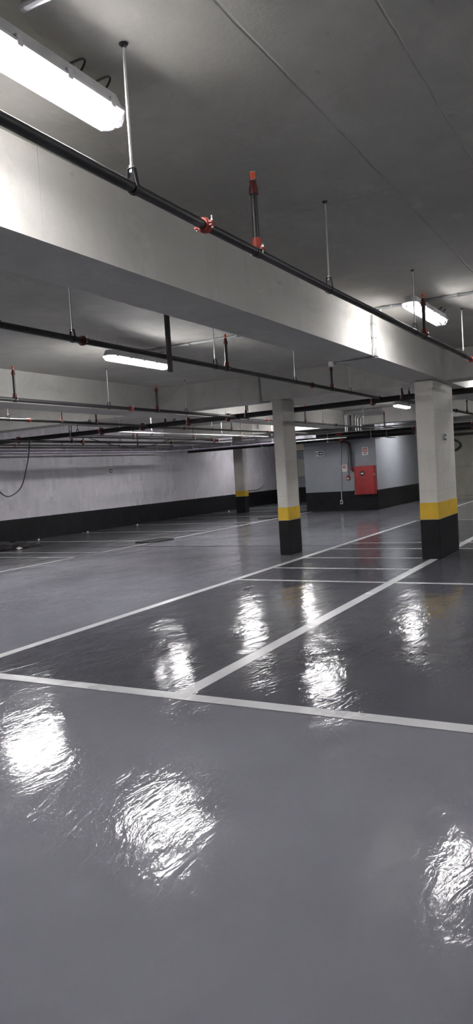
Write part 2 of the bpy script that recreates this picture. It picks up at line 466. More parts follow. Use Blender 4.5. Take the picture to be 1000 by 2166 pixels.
# ------------------------------------------------------------------ sprinkler pipes
def coupling(parent, o, axis, r, mat='red', side=None):
    """grooved coupling: split collar with two ears and bolts"""
    o = Vector(o); ax = Vector(axis).normalized(); sd = Vector(side) if side else ax.cross(Vector((0, 0, 1))).normalized()
    up = sd.cross(ax).normalized()
    if up.z < 0: up = -up
    ro = r * 1.48; w = max(.05, r * 1.5)
    m = MB().ring(o, ax, r * 1.002, ro, w)
    m.ring(o, ax, ro * .97, ro * 1.1, w * .35)
    for s in (-1, 1):
        for h in (-1, 1):
            m.obox(o + sd * s * (ro + r * .30) + up * h * r * .34, sd, ax, up, r * .42, w * .30, r * .20)
    c = m.build('coupling', M[mat], parent)
    for s in (-1, 1):
        p = o + sd * s * (ro + r * .42)
        b = MB().tube([p - up * r * .9, p + up * r * 1.75], r * .13 + .001, 8)
        b.lathe([(r * .26, 0), (r * .26, r * .3)], p + up * r * .58, up, 6); b.lathe([(r * .26, 0), (r * .26, r * .3)], p - up * r * .88, up, 6)
        b.build('bolt', M['bolt'], c)
    return c
def riser(parent, o, r, top=3.07, axis=(1, 0, 0), rr=None, head=True, clamp='dkred'):
    """upright sprinkler on a riser, o = pipe centre under it"""
    o = Vector(o); rr = rr or .0175
    zt = top - .115 if head else top
    m = MB().tube([o + Vector((0, 0, r * .9)), Vector((o.x, o.y, zt))], rr, 14)
    p = m.build('riser', M['pipe'], parent)
    # clamp-on tee
    ax = Vector(axis).normalized(); sd = ax.cross(Vector((0, 0, 1))).normalized()
    c = MB().ring(o, ax, r * 1.003, r * 1.22, rr * 3.2)
    c.build('tee_strap', M['pipe'], p)
    c = MB().lathe([(rr * 1.75, r * .75), (rr * 1.75, r * 1.3), (rr * 1.45, r * 1.4 + .012), (rr * 1.45, r * 1.4 + .04)], o, (0, 0, 1), 14)
    for s in (-1, 1): c.obox(o + sd * s * (r * 1.45) + Vector((0, 0, r * .62)), sd, ax, (0, 0, 1), r * .5, rr * .9, .006)
    c.build('tee_clamp', M[clamp], p)
    for s in (-1, 1):
        b = MB()
        q = o + sd * s * (r * 1.55)
        b.tube([q + Vector((0, 0, -r * .5)), q + Vector((0, 0, r * 1.75))], .0042, 8); b.lathe([(.008, 0), (.008, .009)], q + Vector((0, 0, r * .62 + .007)), (0, 0, 1), 6)
        b.build('bolt', M['bolt'], p)
    MB().lathe([(rr * 1.42, -.004), (rr * 1.42, .01), (rr * 1.36, .028), (rr * 1.0, .05), (rr * 1.0, .064)], (o.x, o.y, zt - .006), (0, 0, 1), 16).build('reducer', M['dkred'], p)
    if head:
        z = zt + .056; k = .88
        h = MB(); h.cur = 0
        h.lathe([(.0075, 0), (.0085, .012), (.006, .016)], (o.x, o.y, z), (0, 0, 1), 10)
        for s in (-1, 1): h.tube([(o.x, o.y + s * .0075, z + .012), (o.x, o.y + s * .012, z + .026), (o.x, o.y + s * .003, z + .044)], .0024, 6)
        h.lathe([(.0155, 0), (.016, .002), (.004, .003)], (o.x, o.y, z + .045), (0, 0, 1), 12)
        h.cur = 1
        # orange protective guard half wrapped round the frame
        gv = []; gn = 9
        for j, (gr, gz) in enumerate(((.013, .010), (.015, .018), (.015, .040), (.013, .046))):
            for i in range(gn):
                a = PI * .28 + i * (PI * 1.25) / (gn - 1)
                gv.append((o.x + gr * math.cos(a), o.y + gr * math.sin(a), z + gz))
        h.add(gv, [(j * gn + i, j * gn + i + 1, (j + 1) * gn + i + 1, (j + 1) * gn + i) for j in range(3) for i in range(gn - 1)])
        h.build('sprinkler_head', [M['brass'], M['orange']], p)
    return p
HG = 'threaded rod hangers on the sprinkler pipes'
def hanger(o, r, label, group=HG, axis=(1, 0, 0), mat='galv'):
    """clevis hanger: anchor, rod, nut, strap round the pipe; o = pipe centre"""
    o = Vector(o); ax = Vector(axis).normalized(); sd = ax.cross(Vector((0, 0, 1))).normalized()
    h = empty('pipe_hanger', (o.x, o.y, ZC)); tag(h, label, 'pipe hanger', group)
    def W(p): return Vector(p) - Vector((o.x, o.y, ZC))
    zt = o.z + r + .052
    MB().tube([W((o.x, o.y, zt - .014)), W((o.x, o.y, ZC - .004))], .0062, 10).build('rod', M[mat], h)
    MB().lathe([(.0085, -.016), (.0105, -.012), (.0105, -.004), (.018, -.004), (.018, -.0005)], (0, 0, 0), (0, 0, 1), 12).build('anchor', M['steel_dark'], h)
    MB().lathe([(.011, .002), (.011, .012), (.006, .014)], W((o.x, o.y, zt)), (0, 0, 1), 6).lathe([(.011, -.016), (.011, -.006)], W((o.x, o.y, zt)), (0, 0, 1), 6).build('nut', M[mat], h)
    # strap: closed loop of flat bar, pear shaped around the pipe, across the pipe axis
    R = r + .004; n = 24; loop = []
    for i in range(n + 1):
        a = -PI * 1.25 + (PI * 1.5) * i / n
        loop.append((R * math.cos(a - 0), R * math.sin(a)))
    loop = [(R * math.cos(a), R * math.sin(a)) for a in [PI * .82 + (PI * 1.36) * i / n for i in range(n + 1)]]
    tw = .014
    loop = [(-tw, r + .052)] + loop + [(tw, r + .052)]
    hw = .011; th = .0022
    m = MB(); k = len(loop); vs = []
    for (a, b) in loop:
        l = math.hypot(a, b) or 1
        na, nb = (a / l, b / l) if b < r + .05 else (0, 1)
        for off in (0, th):
            for s in (-1, 1):
                vs.append(Vector((0, 0, o.z - ZC)) + sd * (a + na * off) + Vector((0, 0, b + nb * off)) + ax * s * hw)
    fs = []
    for i in range(k):
        j = (i + 1) % k
        A, B = i * 4, j * 4
        fs += [(A, A + 1, B + 1, B), (A + 2, B + 2, B + 3, A + 3), (A, B, B + 2, A + 2), (A + 1, A + 3, B + 3, B + 1)]
    m.add(vs, fs).build('clevis', M['steel_dark'], h)
    return h
def pipe(name, pts, r, mat, label, group=None, n=20, cat='pipe'):
    return tag(MB().tube(pts, r, n).build(name, M[mat] if isinstance(mat, str) else mat), label, cat, group)

# nearest branch, beside the deep beam
r1 = .0215
P1K = [(U0, 2.70), (1.7, 2.654), (3.0, 2.643), (4.5, 2.643), (9.2, 2.674), (11.5, 2.688)]
def p1z(u):
    for a, b in zip(P1K, P1K[1:]):
        if a[0] <= u <= b[0]: return a[1] + (b[1] - a[1]) * (u - a[0]) / (b[0] - a[0])
p1 = pipe('sprinkler_pipe', [(u, 1.72, z) for u, z in P1K], r1, 'pipe', 'long black sprinkler pipe nearest the camera, running beside the deep beam', 'black sprinkler branch pipes')
for u in (2.96, 9.03): coupling(p1, (u, 1.72, p1z(u)), (1, 0, 0), r1, side=(0, 1, 0))
for u, cm in ((3.49, 'red'), (6.90, 'midred')): riser(p1, (u, 1.72, p1z(u)), r1, 3.065, clamp=cm)
for u, l in ((.40, 'rod hanger of the nearest pipe, before the picture edge'), (2.42, 'first rod hanger on the nearest pipe, near the bright batten light'), (4.51, 'second rod hanger on the nearest pipe, beyond the first sprinkler'), (6.57, 'third rod hanger on the nearest pipe, in front of the glowing batten light'), (8.62, 'fourth rod hanger on the nearest pipe, just before the cross beam')):
    hanger((u, 1.72, p1z(u)), r1, l, mat='galv')
# second branch, passes under the cross beam into the main
Z2p, r2, v2 = 2.70, .0255, 4.08
def p2z(u): return 2.698 - .012 * (u + 8) / 20.86
p2 = pipe('sprinkler_pipe', [(U0, v2, Z2p - .002), (12.86, v2, 2.686)], r2, 'pipe', 'second black sprinkler pipe, seen below the deep beam and joining the main', 'black sprinkler branch pipes')
for u in (4.86, 9.80): coupling(p2, (u, v2, p2z(u)), (1, 0, 0), r2, 'dkred', side=(0, 1, 0))
for u in (7.33, 10.58, 3.9): riser(p2, (u, v2, p2z(u)), r2, 3.09)
for u, l in ((4.76, 'rod hanger at the dark red coupling on the second pipe'), (7.07, 'rod hanger on the second pipe beside its black sprinkler riser'), (9.21, 'rod hanger on the second pipe beside the slender column top'), (11.38, 'rod hanger on the second pipe right at the cross beam face')):
    if abs(u - 4.76) < .01: u = 4.74
    hanger((u, v2, p2z(u)), r2, l)
p2b = pipe('sprinkler_pipe', [(13.06, 3.80, 2.655), (21.2, 3.80, 2.66)], .028, 'pipe', 'black sprinkler pipe continuing behind the wide column beyond the main', 'black sprinkler branch pipes')
coupling(p2b, (17.9, 3.80, 2.658), (1, 0, 0), .028, 'steel_dark', side=(0, 1, 0)); riser(p2b, (19.15, 3.80, 2.66), .028, 3.05)
hanger((14.55, 3.80, 2.656), .028, 'rod hanger above the small distant batten light')
# third branch
Z3p, r3, v3 = 2.618, .027, 7.03
p3 = pipe('sprinkler_pipe', [(U0, v3, Z3p), (12.86, v3, Z3p)], r3, 'pipe', 'third black sprinkler pipe along the beam that runs to the stair core', 'black sprinkler branch pipes')
coupling(p3, (9.42, v3, Z3p), (1, 0, 0), r3, side=(0, 1, 0))
for u in (6.97, 10.16): riser(p3, (u, v3, Z3p), r3, 3.06)
hanger((8.88, v3, Z3p), r3, 'rod hanger beside the red coupling on the third pipe'); hanger((11.05, v3, Z3p), r3, 'rod hanger on the third pipe past its sprinkler, by the cross beam')
p3b = pipe('sprinkler_pipe', [(13.04, v3, Z3p - .01), (21.5, v3, 2.605)], .024, 'pipe', 'black sprinkler pipe leading past the slender column towards the stair core', 'black sprinkler branch pipes')
for u, m in ((14.25, 'red'), (18.36, 'steel_dark')): coupling(p3b, (u, v3, 2.607), (1, 0, 0), .024, m, side=(0, 1, 0))
for u in (13.4, 16.35): riser(p3b, (u, v3, 2.607), .024, 3.06)
hanger((17.47, v3, 2.607), .024, 'rod hanger between the slender column and the bent conduits')
hanger((20.6, v3, 2.605), .024, 'thin rod hanger in front of the far cross beam')
# fourth branch
Z4p, r4, v4 = 2.632, .024, 9.22
p4 = pipe('sprinkler_pipe', [(4.5, v4, Z4p), (12.86, v4, 2.622)], r4, 'pipe', 'fourth black sprinkler pipe, beyond the beam to the stair core', 'black sprinkler branch pipes')
coupling(p4, (9.42, v4, Z4p - .004), (1, 0, 0), r4, side=(0, 1, 0))
for u in (10.24, 11.22): riser(p4, (u, v4, Z4p - .006), r4, 3.06)
for u, l in ((8.95, 'first rod hanger on the fourth pipe, before its red coupling'), (11.02, 'second rod hanger on the fourth pipe, near the main')): hanger((u, v4, Z4p - .006), r4, l)
p4b = pipe('sprinkler_pipe', [(13.04, v4, 2.61), (21.5, v4, 2.605)], r4, 'pipe', 'black sprinkler pipe past the main, level with the white hanger rods', 'black sprinkler branch pipes')
for u in (14.35, 18.7): coupling(p4b, (u, v4, 2.608), (1, 0, 0), r4, side=(0, 1, 0))
riser(p4b, (16.6, v4, 2.607), r4, 3.05)
for u, l in ((15.62, 'first pale rod hanger past the main'), (19.25, 'second pale rod hanger past the main, nearer the column')): hanger((u, v4, 2.607), r4, l, mat='sign_white')
# main
rB = .052
mainpts = [(12.95, 13.85, 2.607), (12.95, 10, 2.614), (12.95, 6.5, 2.632), (12.95, 3.4, 2.660), (12.95, -6, 2.660)]
def mainz(v):
    for (a, b) in zip(mainpts, mainpts[1:]):
        if b[1] <= v <= a[1]: return a[2] + (b[2] - a[2]) * (a[1] - v) / (a[1] - b[1])
pB = pipe('sprinkler_main', mainpts, rB, 'pipe_b', 'thick black sprinkler main crossing the whole garage behind the slender column', n=24)
for v in (13.05, 10.5, 9.38, 8.19, 7.24, 4.22): coupling(pB, (12.95, v, mainz(v)), (0, 1, 0), rB, 'dkred', side=(1, 0, 0))
for v, z, s in ((v2, 2.686, -1), (v3, Z3p, -1), (v4, 2.622, -1), (3.80, 2.655, 1), (v3, 2.608, 1), (v4, 2.61, 1)):
    MB().lathe([(.038, .035), (.038, .055), (.033, .062), (.033, .0855)], (12.95, v, z), (s, 0, 0), 16).build('tee_outlet', M['pipe_b'], pB)
for v, l in ((3.55, 'black rod hanger on the main, next to the wide column'), (8.55, 'black rod hanger on the main, beside a dark red coupling'), (11.2, 'black rod hanger at the far end of the main')): hanger((12.95, v, mainz(v)), rB, l, axis=(0, 1, 0), mat='steel_dark')
for v in (6.83, 3.68): riser(pB, (12.95, v, mainz(v)), rB, 3.06, axis=(0, 1, 0))
# bars hung from the slab that steady the pipes
def strut(u, v, z0, w, th, label, pz, pr):
    r = empty('hanging_strut', (u, v, ZC)); tag(r, label, 'pipe support', 'black steel bars steadying the pipes')
    MB().bbox(-w / 2, w / 2, -th / 2, th / 2, z0 - ZC, -.0005, .002).build('bar', M['steel_dark'], r, smooth=False)
    m = MB().bbox(-w * .8, w * .8, -.05, .05, -.008, -.0004, .002).build('foot_plate', M['steel_dark'], r, smooth=False)
    return r
strut(6.09, v2 - .048, 2.535, .062, .026, 'black flat bar hanging in front of the second pipe, by a batten light', 0, 0)
strut(12.86, 8.72, 2.56, .05, .02, 'black flat bar hanging at the main near the middle couplings', 0, 0)
strut(12.86, 11.35, 2.50, .05, .02, 'black flat bar hanging at the far end of the main', 0, 0)
ub = MB(); ub.tube([(6.035, v2 - .030, 2.73)] + [Vector((6.035, v2 + .031 * math.sin(a), 2.70 + .031 * math.cos(a))) for a in [-.9 + i * (PI + .1) / 8 * 1.35 for i in range(9)]] + [(6.035, v2 - .030, 2.66)], .0035, 6)
tag(ub.build('pipe_clip', M['steel_dark']), 'thin wire clip round the second pipe at the black flat bar', 'pipe clip')

# pipes and conduits further left, beyond the beam to the core
p6 = pipe('water_pipe', [(13.3, 10.6, 2.618), (21.5, 10.6, 2.620)], .021, 'galv_dull', 'pale shiny pipe running behind the sprinkler main', 'pipes beyond the sprinkler main')
riser(p6, (19.68, 10.6, 2.62), .021, 2.99, head=False)
for u, l in ((15.0, 'first rod hanger of the pale shiny pipe'), (18.49, 'second rod hanger of the pale shiny pipe'), (20.48, 'third rod hanger of the pale shiny pipe')): hanger((u, 10.6, 2.62), .021, l, mat='sign_white')
A5 = [(13.3, 11.75, 2.612), (19.3, 11.75, 2.612)] + [Vector((19.3, 11.60, 2.612)) + Vector((math.sin(a) * .15, math.cos(a) * .15, -.03 * a)) for a in [.25, .5, .75, 1.0]]
A5 += [(A5[-1].x + .10, A5[-1].y - .35, 2.53)]
p5 = pipe('drain_pipe', A5, .042, 'pipe_b', 'thick dark pipe with an elbow, low behind the main', 'pipes beyond the sprinkler main')
coupling(p5, (A5[-1][0] - .03, A5[-1][1] + .12, 2.542), (.27, -.96, -.1), .042, 'dkred')
for u in (15.78, 18.78): riser(p5, (u, 11.75, 2.612), .042, 2.90, head=False)
hanger((16.6, 11.75, 2.612), .042, 'rod hanger on the thick dark pipe with an elbow')
p6b = pipe('drain_pipe', [(6.0, 12.05, 2.50), (21.05, 12.05, 2.50)], .03, 'pipe_b', 'dark pipe close to the stained wall, under the end of the main', 'pipes beyond the sprinkler main')
coupling(p6b, (14.06, 12.05, 2.50), (1, 0, 0), .03, side=(0, 1, 0)); coupling(p6b, (18.0, 12.05, 2.50), (1, 0, 0), .03, 'dkred', side=(0, 1, 0))
riser(p6b, (13.7, 12.05, 2.50), .03, 2.83, head=False)
hanger((15.6, 12.05, 2.50), .03, 'rod hanger on the dark pipe close to the stained wall')
p7 = pipe('sprinkler_pipe', [(6.0, 14.0, 2.572), (21.0, 14.0, 2.552)], .024, 'pipe', 'last black sprinkler pipe, just in front of the stained wall', 'pipes beyond the sprinkler main')
for u in (13.75, 18.05): coupling(p7, (u, 14.0, 2.56), (1, 0, 0), .024, side=(0, 1, 0))
for u in (16.4, 19.0): riser(p7, (u, 14.0, 2.558), .024, 2.99)
for u, l in ((15.5, 'first rod hanger in front of the stained wall'), (17.6, 'second rod hanger in front of the stained wall')): hanger((u, 14.0, 2.558), .024, l)

we = pipe('ceiling_drain_pipe', [(17.0, 8.80, 3.199), (17.0, 8.80, 2.82)] + [(17.0, 8.80 - .11 * math.sin(a), 2.69 + .11 * math.cos(a)) for a in [i * PI / 10 for i in range(6)]] + [(17.0, 8.69, 2.60)], .05, 'sign_white', 'white elbow of a drain pipe peeping out behind the slender column', n=14)
# cable tray along the stained wall, turning across the floor plan
def sweep_tray(name, path, w, h, label):
    # L-shaped run in plan with side lips
    m = MB()
    (u0, v0), (u1, v1), (u2, v2_) = path; z = 2.44
    m.box(u0, u1 + w, v0 - w / 2, v0 + w / 2, z, z + .004)
    m.box(u0, u1 + w, v0 + w / 2 - .003, v0 + w / 2, z, z + h); m.box(u0, u1, v0 - w / 2, v0 - w / 2 + .003, z, z + h)
    m.box(u1, u1 + w, v2_, v0 - w / 2, z, z + .004)
    m.box(u1, u1 + .003, v2_, v0 - w / 2, z, z + h); m.box(u1 + w - .003, u1 + w, v2_, v0 + w / 2, z, z + h)
    o = m.build(name, M['tray'], smooth=False)
    tag(o, label, 'cable tray')
    k = 0
    u = u0 + 1
    while u < u1:
        b = MB().bbox(u - .02, u + .02, v0 - w / 2 - .02, v0 + w / 2 + .02, z - .025, z - .001, .002)
        b.tube([(u, v0 - w / 2 - .01, z - .01), (u, v0 - w / 2 - .01, ZC - .001)], .004, 6)
        b.build('bracket', M['galv'], o, smooth=False); u += 1.5
    for v in (13.3, 11.8, 10.3):
        b = MB().bbox(u1 - .03, u1 + w + .03, v - .02, v + .02, z - .025, z - .001, .002)
        b.tube([(u1 - .015, v, z - .01), (u1 - .015, v, ZC - .001 if not 21.6 < u1 < 22.1 else ZB)], .005, 6)
        b.build('bracket', M['galv'], o, smooth=False)
    return o
sweep_tray('cable_tray', ((6.0, 14.45), (21.2, 14.45), (21.2, 8.9)), .26, .10, 'long grey cable tray along the stained wall, turning towards the stair core')
def lpath(v, u, z, vend, rad=.2, u0=6.0):
    return [(u0, v, z)] + [Vector((u - rad, v - rad, z)) + Vector((math.sin(a), math.cos(a), 0)) * rad for a in [i * PI / 12 for i in range(7)]] + [(u, vend, z)]
pipe('conduit', lpath(14.2, 20.95, 2.385, 9.6), .02, 'lilac', 'lilac conduit under the cable tray along the stained wall', n=10, cat='conduit')
pipe('conduit', lpath(14.68, 21.75, 2.395, 8.0), .018, 'galv_dull', 'grey conduit between cable tray and stained wall', n=10, cat='conduit')

# pipe bundle in front of the stair core
pF = pipe('fire_main', [(22.65, 14.6, 2.50), (22.65, -6, 2.545)], .072, 'pipe', 'dark grey fire main with red couplings across the stair core front', 'pipes across the stair core front')
for v in (6.12, 4.35, 11.6): coupling(pF, (22.65, v, 2.52), (0, 1, 0), .072, side=(1, 0, 0))
ft = MB().ring((22.65, 8.55, 2.515), (0, 1, 0), .0722, .112, .24).lathe([(.075, .05), (.075, .12), (.085, .125), (.085, .16)], (22.65, 8.55, 2.515), (.55, -.1, -.8), 16)
ft.build('red_tee', M['red'], pF)['label'] = 'red branch tee'
pG = pipe('drain_pipe', [(22.9, 14.6, 2.40), (22.9, -6, 2.46)], .065, 'pipe_b', 'black pipe below the fire main in front of the stair core', 'pipes across the stair core front')
pipe('drain_pipe', [(22.42, 14.6, 2.46), (22.42, -6, 2.50)], .05, 'pipe_b', 'black pipe on the near side of the fire main', 'pipes across the stair core front')
for k, (u, z, v0, v1, l) in enumerate(((22.3, 2.60, 10.5, -3.0, 'lower thin grey conduit above the fire main'), (22.32, 2.665, 9.5, -3.0, 'upper thin grey conduit above the fire main'), (22.5, 2.67, 13.0, 8.9, 'short thin grey conduit ending at the stair core corner'))):
    pipe('conduit', [(u, v0, z), (u, v1, z)], .019, 'galv_dull', l, 'grey conduits above the fire main', 10, 'conduit')
for v, l in ((7.35, 'first thin drop rod of the pipe trapeze by the stair core'), (6.85, 'second thin drop rod of the pipe trapeze by the stair core'), (8.80, 'thin drop rod beside the red branch tee'), (5.95, 'thin drop rod beside the red coupling at the wide column'), (3.9, 'thin drop rod beyond the wide column'), (11.2, 'thin drop rod over the fire main near the cable tray')):
    r = empty('trapeze_hanger', (22.75, v, ZC)); tag(r, l, 'pipe hanger', 'trapeze hangers in front of the stair core')
    MB().tube([(-.57, 0, ZB + .012 - ZC), (-.57, 0, 2.30 - ZC)], .007, 8).build('rod', M['galv_dull'], r)
    MB().tube([(.34, 0, -.001), (.34, 0, 2.30 - ZC)], .007, 8).build('rod', M['galv_dull'], r)
    MB().bbox(-.62, .39, -.02, .02, 2.305 - ZC, 2.335 - ZC, .003).build('crossbar', M['galv_dull'], r, smooth=False)
# bent conduits rising beside the beam end
for k, (v, l) in enumerate(((7.93, 'first bent conduit by the end of the beam to the core'), (7.88, 'second bent conduit by the end of the beam to the core'), (7.62, 'third bent conduit on the far cross beam'), (7.54, 'fourth bent conduit on the far cross beam'), (7.46, 'fifth bent conduit on the far cross beam'))):
    u = 21.56 - (.0 if k > 1 else .05); zt = 3.172 - .043 * k; rad = .14
    pts = [(u, v, 2.56), (u, v, zt - rad)] + [Vector((u, v - rad, zt - rad)) + Vector((0, math.cos(a), math.sin(a))) * rad for a in [i * PI / 12 for i in range(1, 7)]] + [(u, v - rad - .55 - .12 * (4 - k), zt)]
    pipe('bent_conduit', pts, .019, 'galv', l, 'bent conduits on the far cross beam', 10, 'conduit')
r = empty('riser_pipe', (21.5, 7.75, 2.6)); tag(r, 'short black standpipe between the bent conduits', 'pipe')
MB().tube([(0, 0, 0), (0, 0, .45)], .024, 12).build('pipe', M['pipe_b'], r); MB().lathe([(.033, 0), (.033, .05)], (0, 0, .40), (0, 0, 1), 12).build('collar', M['steel_dark'], r)
pz = pipe('sprinkler_pipe', [(21.1, 6.62, 2.60), (22.2, 6.62, 2.60)], .02, 'pipe', 'short sprinkler stub in front of the far cross beam', 'pipes across the stair core front')
riser(pz, (21.3, 6.62, 2.60), .02, 3.09)

# ------------------------------------------------------------------ conduits on beams, slab and core
def condbox(parent, x, y, z, sx, sy, sz, name='junction_box'):
    b = MB().bbox(x - sx, x + sx, y - sy, y + sy, z - sz, z + sz, .006)
    return b.build(name, M['plastic'], parent, smooth=False)
# down the face of the deep beam and under it
c1 = pipe('conduit', [(8.07, 2.585, ZC - .02), (8.07, 2.585, 2.80)], .014, 'galv', 'bright conduit running down the face of the deep beam', n=12, cat='conduit')
MB().tube([(8.115, 2.59, 3.12), (8.115, 2.59, 2.80)], .011, 10).build('conduit_twin', M['galv'], c1)
for z in (3.08, 2.93): MB().bbox(8.05, 8.135, 2.566, 2.600, z - .008, z + .008, .002).build('mounting_clip', M['galv'], c1, smooth=False)
condbox(c1, 8.08, 2.578, 2.76, .026, .030, .045); MB().bbox(8.118, 8.15, 2.55, 2.60, 2.70, 2.79, .004).build('box_lid', M['plastic'], c1, smooth=False)
c2 = pipe('conduit', [(8.12, 2.62, 2.714), (8.20, 3.10, 2.714)], .012, 'galv_dull', 'thin conduit under the deep beam between two boxes', n=10, cat='conduit')
MB().bbox(8.14, 8.18, 2.84, 2.86, 2.70, 2.729, .002).build('mounting_clip', M['galv_dull'], c2, smooth=False); condbox(c2, 8.21, 3.15, 2.712, .035, .035, .03)
# pair across the slab to the second lamp
for du, l in ((0, 'ceiling conduit leading from the deep beam past the batten light'), (.05, 'second ceiling conduit close beside the first, past the batten light')):
    c = pipe('conduit', [(7.82 + du, 2.55, ZC - .014), (7.82 + du, -3, ZC - .014)], .011, 'galv_dull', l, 'ceiling conduits of the nearest bay', 10, 'conduit')
    for v in (2.3, 1.6, .9, .2): MB().bbox(7.80 + du, 7.84 + du, v - .012, v + .012, ZC - .027, ZC - .001, .003).build('mounting_clip', M['galv_dull'], c, smooth=False)
condbox(c, 7.875, 2.45, ZC - .02, .02, .03, .018)
for du, l in ((0, 'ceiling conduit from the deep beam to the batten light beyond it'), (.05, 'second ceiling conduit from the deep beam to the batten light beyond it')):
    c = pipe('conduit', [(8.02 + du, 3.14, ZC - .014), (8.02 + du, 5.75, ZC - .014)], .011, 'galv_dull', l, 'ceiling conduits of the second bay', 10, 'conduit')
    for v in (3.6, 4.3, 5.0): MB().bbox(8.0 + du, 8.04 + du, v - .012, v + .012, ZC - .027, ZC - .001, .003).build('mounting_clip', M['galv_dull'], c, smooth=False)
c0 = pipe('conduit', [(2.02, 1.86, ZC - .02), (2.02, -3, ZC - .02)], .016, 'galv', 'bright ceiling conduit leaving the nearest batten light', n=10, cat='conduit')
MB().bbox(1.995, 2.045, 1.5, 1.53, ZC - .038, ZC - .001, .002).build('mounting_clip', M['galv'], c0, smooth=False)
c3 = pipe('conduit', [(11.6, 5.83, ZC - .02), (11.6, 5.83, 2.80)], .013, 'galv_dull', 'conduit down the cross beam beside the slender column', n=10, cat='conduit')
MB().bbox(11.585, 11.619, 5.815, 5.845, 3.0, 3.02, .002).build('mounting_clip', M['galv_dull'], c3, smooth=False); condbox(c3, 11.59, 5.835, 2.765, .028, .026, .05); MB().tube([(11.6, 5.81, 2.715), (11.6, 5.64, 2.70)], .012, 8).build('elbow', M['galv_dull'], c3)
c4 = pipe('conduit', [(23.32, 8.80, 2.36), (23.32, 8.865, .36)], .02, 'galv_dull', 'tall grey conduit on the stair core with a socket box', n=10, cat='conduit')
b = condbox(c4, 23.315, 8.87, .30, .025, .045, .07, 'socket_box'); MB().bbox(23.285, 23.291, 8.845, 8.895, .27, .33, .002).build('socket', M['black'], b, smooth=False)
c5 = pipe('conduit', [(23.32, 8.585, 2.30), (23.32, 8.575, 1.19)], .018, 'galv_dull', 'conduit running down to the red call point', n=10, cat='conduit')
wp = pipe('water_pipe', [(22.9, 8.47, 2.30), (23.1, 8.46, 2.28), (23.22, 8.45, 2.24), (23.22, 8.43, 2.1), (23.22, 8.42, 1.47)] , .042, 'pipe', 'black pipe dropping into the red hydrant cabinet', n=16)
MB().bbox(23.26, 23.348, 8.40, 8.44, 1.9, 1.93, .003).build('mounting_clip', M['galv_dull'], wp, smooth=False)
MB().tube([(23.22, 8.42, 1.462)] + [Vector((23.22, 8.352, 1.42)) + Vector((0, math.cos(a), -math.sin(a))) * .068 for a in [.1, .45, .8, 1.15, 1.5]], .046, 14).build('elbow', M['dkred'], wp)['label'] = 'dark red elbow'
pv = MB().lathe([(.06, 0), (.06, .05), (.045, .052), (.045, .12)], (22.96, 8.62, 2.32), (1, 0, 0), 18).build('valve', M['dkred'], pF); pv['label'] = 'round dark red pipe end under the red tee'
MB().lathe([(.04, 0), (.04, .004)], (22.9555, 8.62, 2.32), (1, 0, 0), 18).build('cap', M['steel_dark'], pv)
# thin post, conduit and boxes at the far corner beside the wide column
c6 = pipe('conduit', [(28.56, 7.52, 2.45), (28.56, 7.52, 1.62)], .02, 'galv_dull', 'conduit with boxes in the far corner beside the wide column', n=10, cat='conduit')
MB().bbox(28.535, 28.598, 7.49, 7.55, 2.0, 2.03, .002).build('mounting_clip', M['galv_dull'], c6, smooth=False); condbox(c6, 28.56, 7.53, 2.38, .03, .05, .11); condbox(c6, 28.555, 7.5, 1.66, .03, .05, .05)

# ------------------------------------------------------------------ hydrant cabinet, call point, signs
hc = empty('hydrant_cabinet', (23.35, 7.975, .53)); tag(hc, 'red hydrant cabinet with round window on the grey stair core', 'hydrant cabinet')
W_, H_, D_ = .70, .945, .17
MB().bbox(-D_, -.001, -W_ / 2, W_ / 2, 0, H_, .004).build('body', M['cabinet'], hc, smooth=False)
dr = MB().bbox(-D_ - .018, -D_ - .001, -W_ / 2 + .015, W_ / 2 - .012, .018, H_ - .015, .004).build('door', M['cabinet'], hc, smooth=False)
MB().lathe([(.082, 0), (.082, .006), (.07, .008)], (-D_ - .017, .06, .70), (-1, 0, 0), 28).build('window', M['sign_black'], dr)
MB().bbox(-D_ - .030, -D_ - .0255, .01, .11, .672, .722, .002).build('window_label', M['sign_white'], dr, smooth=False)
MB().lathe([(.012, 0), (.012, .014)], (-D_ - .017, .06, .595), (-1, 0, 0), 12).build('lock', M['sign_white'], dr)
for z in (.13, .185, .24): MB().bbox(-D_ - .027, -D_ - .018, .02, .10, z, z + .016, .003).build('louver', M['cabinet'], dr, smooth=False)
MB().bbox(-D_ - .03, -D_ - .018, W_ / 2 - .07, W_ / 2 - .055, .44, .53, .003).build('handle', M['dkred'], dr, smooth=False)
for z in (.62, .02): MB().bbox(-D_ - .022, -D_ + .02, (-W_ / 2 - .004) if z > .1 else W_ / 2 - .016, (-W_ / 2 + .014) if z > .1 else W_ / 2 + .004, z, z + .07, .003).build('hinge', M['bolt'], hc, smooth=False)
cp = empty('call_point', (23.35, 8.59, 1.10)); tag(cp, 'small red fire alarm call point on the grey core', 'call point')
MB().bbox(-.06, -.001, -.055, .055, -.06, .06, .006).build('body', M['sign_red'], cp, smooth=False); MB().bbox(-.064, -.0605, -.035, .035, -.04, .01, .001).build('window', M['sign_white'], cp, smooth=False); MB().bbox(-.05, -.01, -.03, .03, .0605, .082, .003).build('neck', M['sign_red'], cp, smooth=False)

